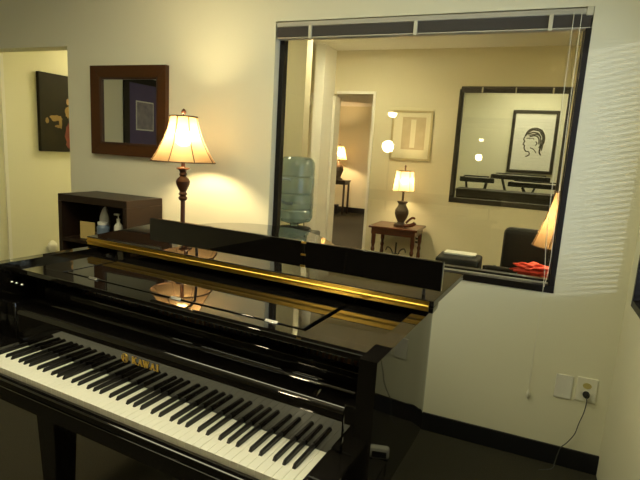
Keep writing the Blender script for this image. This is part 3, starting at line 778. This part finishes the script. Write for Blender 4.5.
# ------------------------------------------------------------------ far office beyond the second window
hp = thing('framed_picture', 'black framed ink drawing of a head in the far office', 'picture', (.220, 4.8195, 1.762))
frame_mesh(.575, .83, .040, -.028, -.001).build('frame', 'darkframe', hp, flat=True)
B((-.248, -.010, -.376), (.248, -.003, .376), 'paper', 'paper', hp)
m = MB()
for i in range(14): m.box((-.21, -.0115, -.30+i*.043), (.21, -.010, -.298+i*.043))
m.build('ruled_lines', 'rule', hp, flat=True)
m = MB()
def stroke(pts, r): m.tube([(p.x*1.18, -.012, p.y*1.18+.01) for p in catmull([(a_, b_, 0) for a_, b_ in pts], 6)], r*1.2, 5)
stroke([(-.085, .06), (-.06, .115), (.0, .145), (.07, .13), (.11, .07), (.115, .0), (.09, -.06)], .010)     # cap of hair
stroke([(-.085, .06), (-.10, .02), (-.085, .0), (-.10, -.035), (-.08, -.05), (-.085, -.075), (-.065, -.11), (-.03, -.115)], .006)  # profile
stroke([(-.03, -.115), (-.02, -.15), (-.06, -.175)], .006)
stroke([(.09, -.06), (.08, -.11), (.10, -.15)], .007)
stroke([(-.06, .08), (.0, .10), (.05, .085), (.08, .04)], .008)
stroke([(-.04, .05), (.02, .065), (.06, .03), (.065, -.03)], .007)
stroke([(-.07, .03), (-.045, .035), (-.03, .025)], .005)
stroke([(.03, .0), (.045, -.02), (.03, -.045)], .006)
stroke([(.07, .10), (.10, .05), (.095, -.02), (.07, -.07)], .008)
stroke([(-.02, -.07), (.02, -.09), (.05, -.13)], .005)
stroke([(-.075, .075), (-.02, .125), (.05, .12), (.09, .085)], .007)
stroke([(-.05, .065), (.03, .08), (.075, .045), (.08, -.04)], .006)
stroke([(.085, .02), (.105, -.04), (.10, -.10)], .006)
stroke([(-.03, .03), (.0, .035), (.01, .02)], .004)
m.build('drawing', 'ink', hp, flat=True)
cr = thing('credenza', 'dark brown credenza right behind the far window', 'credenza', (.10, 3.40, 0))
B((-.60, -.19, .0), (.75, .19, 1.125), 'body', 'darkframe', cr, .004)
B((-.61, -.20, 1.1255), (.76, .20, 1.155), 'top', 'darkframe', cr, .004)
def keyboard(x, y, z, w, rz, label):
    k = thing('electronic_keyboard', label, 'keyboard', (x, y, z), rz, 'keyboards on stands in the far office')
    B((-w/2, -.13, 0), (w/2, .13, .055), 'body', 'black_plastic', k, .008)
    B((-w/2+.06, -.125, .0555), (w/2-.06, -.02, .062), 'keys', 'plastic_dim', k, .001)
    B((-w/2+.05, .05, .0555), (w/2-.05, .12, .075), 'control_panel', 'black_plastic', k, .003)
    s_ = thing('keyboard_stand', 'black crossed stand under the '+label.split(' electronic')[0]+' keyboard', 'stand', (x, y, 0), rz, 'stands in the far office')
    m = MB()
    for yy in (-.07, .07):
        m.tube([(-w*.30, yy, .012), (w*.30, yy, z-.012)], .012, 8); m.tube([(w*.30, yy+.026, .012), (-w*.30, yy+.026, z-.012)], .012, 8)
    m.tube([(-w*.30, -.08, z-.012), (-w*.30, .11, z-.012)], .0115, 8).tube([(w*.30, -.08, z-.012), (w*.30, .11, z-.012)], .0115, 8)
    m.tube([(-w*.30, -.12, .012), (-w*.30, .14, .012)], .0115, 8).tube([(w*.30, -.12, .012), (w*.30, .14, .012)], .0115, 8)
    m.build('crossed_frame', 'black_plastic', s_)
keyboard(.13, 4.30, 1.262, .70, .0, 'long black electronic keyboard below the head drawing')
keyboard(.42, 3.86, 1.195, .80, -.06, 'lower black electronic keyboard behind the credenza')
keyboard(-.36, 3.90, 1.215, .40, .15, 'short black electronic keyboard left of the drawing')

# hall table
ht = thing('hall_table', 'tall dark narrow table under the lamp in the distant hall', 'table', (-4.03, 8.80, 0))
B((-.24, -.20, .79), (.24, .20, .82), 'top', 'espresso', ht, .004)
B((-.22, -.18, .72), (.22, .18, .79), 'apron', 'espresso', ht)
for sx in (-1, 1):
    for sy in (-1, 1): B((sx*.20-.02, sy*.16-.02, 0), (sx*.20+.02, sy*.16+.02, .72), 'leg', 'espresso', ht, .003)
hb = MB().box((-.07, -.07, 0), (.07, .07, .22), .01).build('waste_bin', 'black_plastic', None, (-4.08, 8.78, 0)); tag(hb, 'small dark bin on the floor under the hall table', 'bin')

# ------------------------------------------------------------------ daylight, sky, camera
wd = bpy.data.worlds.new('World'); SC.world = wd; wd.use_nodes = True
bg = wd.node_tree.nodes['Background']; bg.inputs[0].default_value = (.62, .78, 1., 1); bg.inputs[1].default_value = 1.6
sl = bpy.data.lights.new('sun', 'SUN'); sl.energy = .55; sl.angle = math.radians(.9); sl.color = (.95, .95, 1.)
so = bpy.data.objects.new('sun', sl); COL.objects.link(so); so.location = (2, -4, 4)
so.rotation_euler = Vector((-.24, .95, -.055)).to_track_quat('-Z', 'Y').to_euler()

cam = bpy.data.cameras.new('camera'); cam.sensor_width = 36; cam.sensor_fit = 'HORIZONTAL'
cam.lens = 497.952/640*36; cam.clip_start = .02; cam.clip_end = 60
co = bpy.data.objects.new('camera', cam); COL.objects.link(co)
r = Vector((.9186535363, .3906740564, .0587321201)); u = Vector((-.1217543821, .1385441626, .9828435203)); f = Vector((-.3758344724, .9100435686, -.1748403632))
mm = Matrix((r, u, -f)).transposed().to_4x4(); mm.translation = (.2689694752, -2.5831487196, 1.4722884219)
co.matrix_world = mm; SC.camera = co

vs_ = SC.view_settings
vs_.view_transform = 'Standard'; vs_.look = 'None'; vs_.gamma = 1.; vs_.use_curve_mapping = False; vs_.exposure = .95
SC.cycles.max_bounces = 14; SC.cycles.diffuse_bounces = 6; SC.cycles.glossy_bounces = 6; SC.cycles.transmission_bounces = 8; SC.cycles.transparent_max_bounces = 16
SC.cycles.sample_clamp_indirect = 6.; SC.cycles.caustics_reflective = False; SC.cycles.caustics_refractive = False
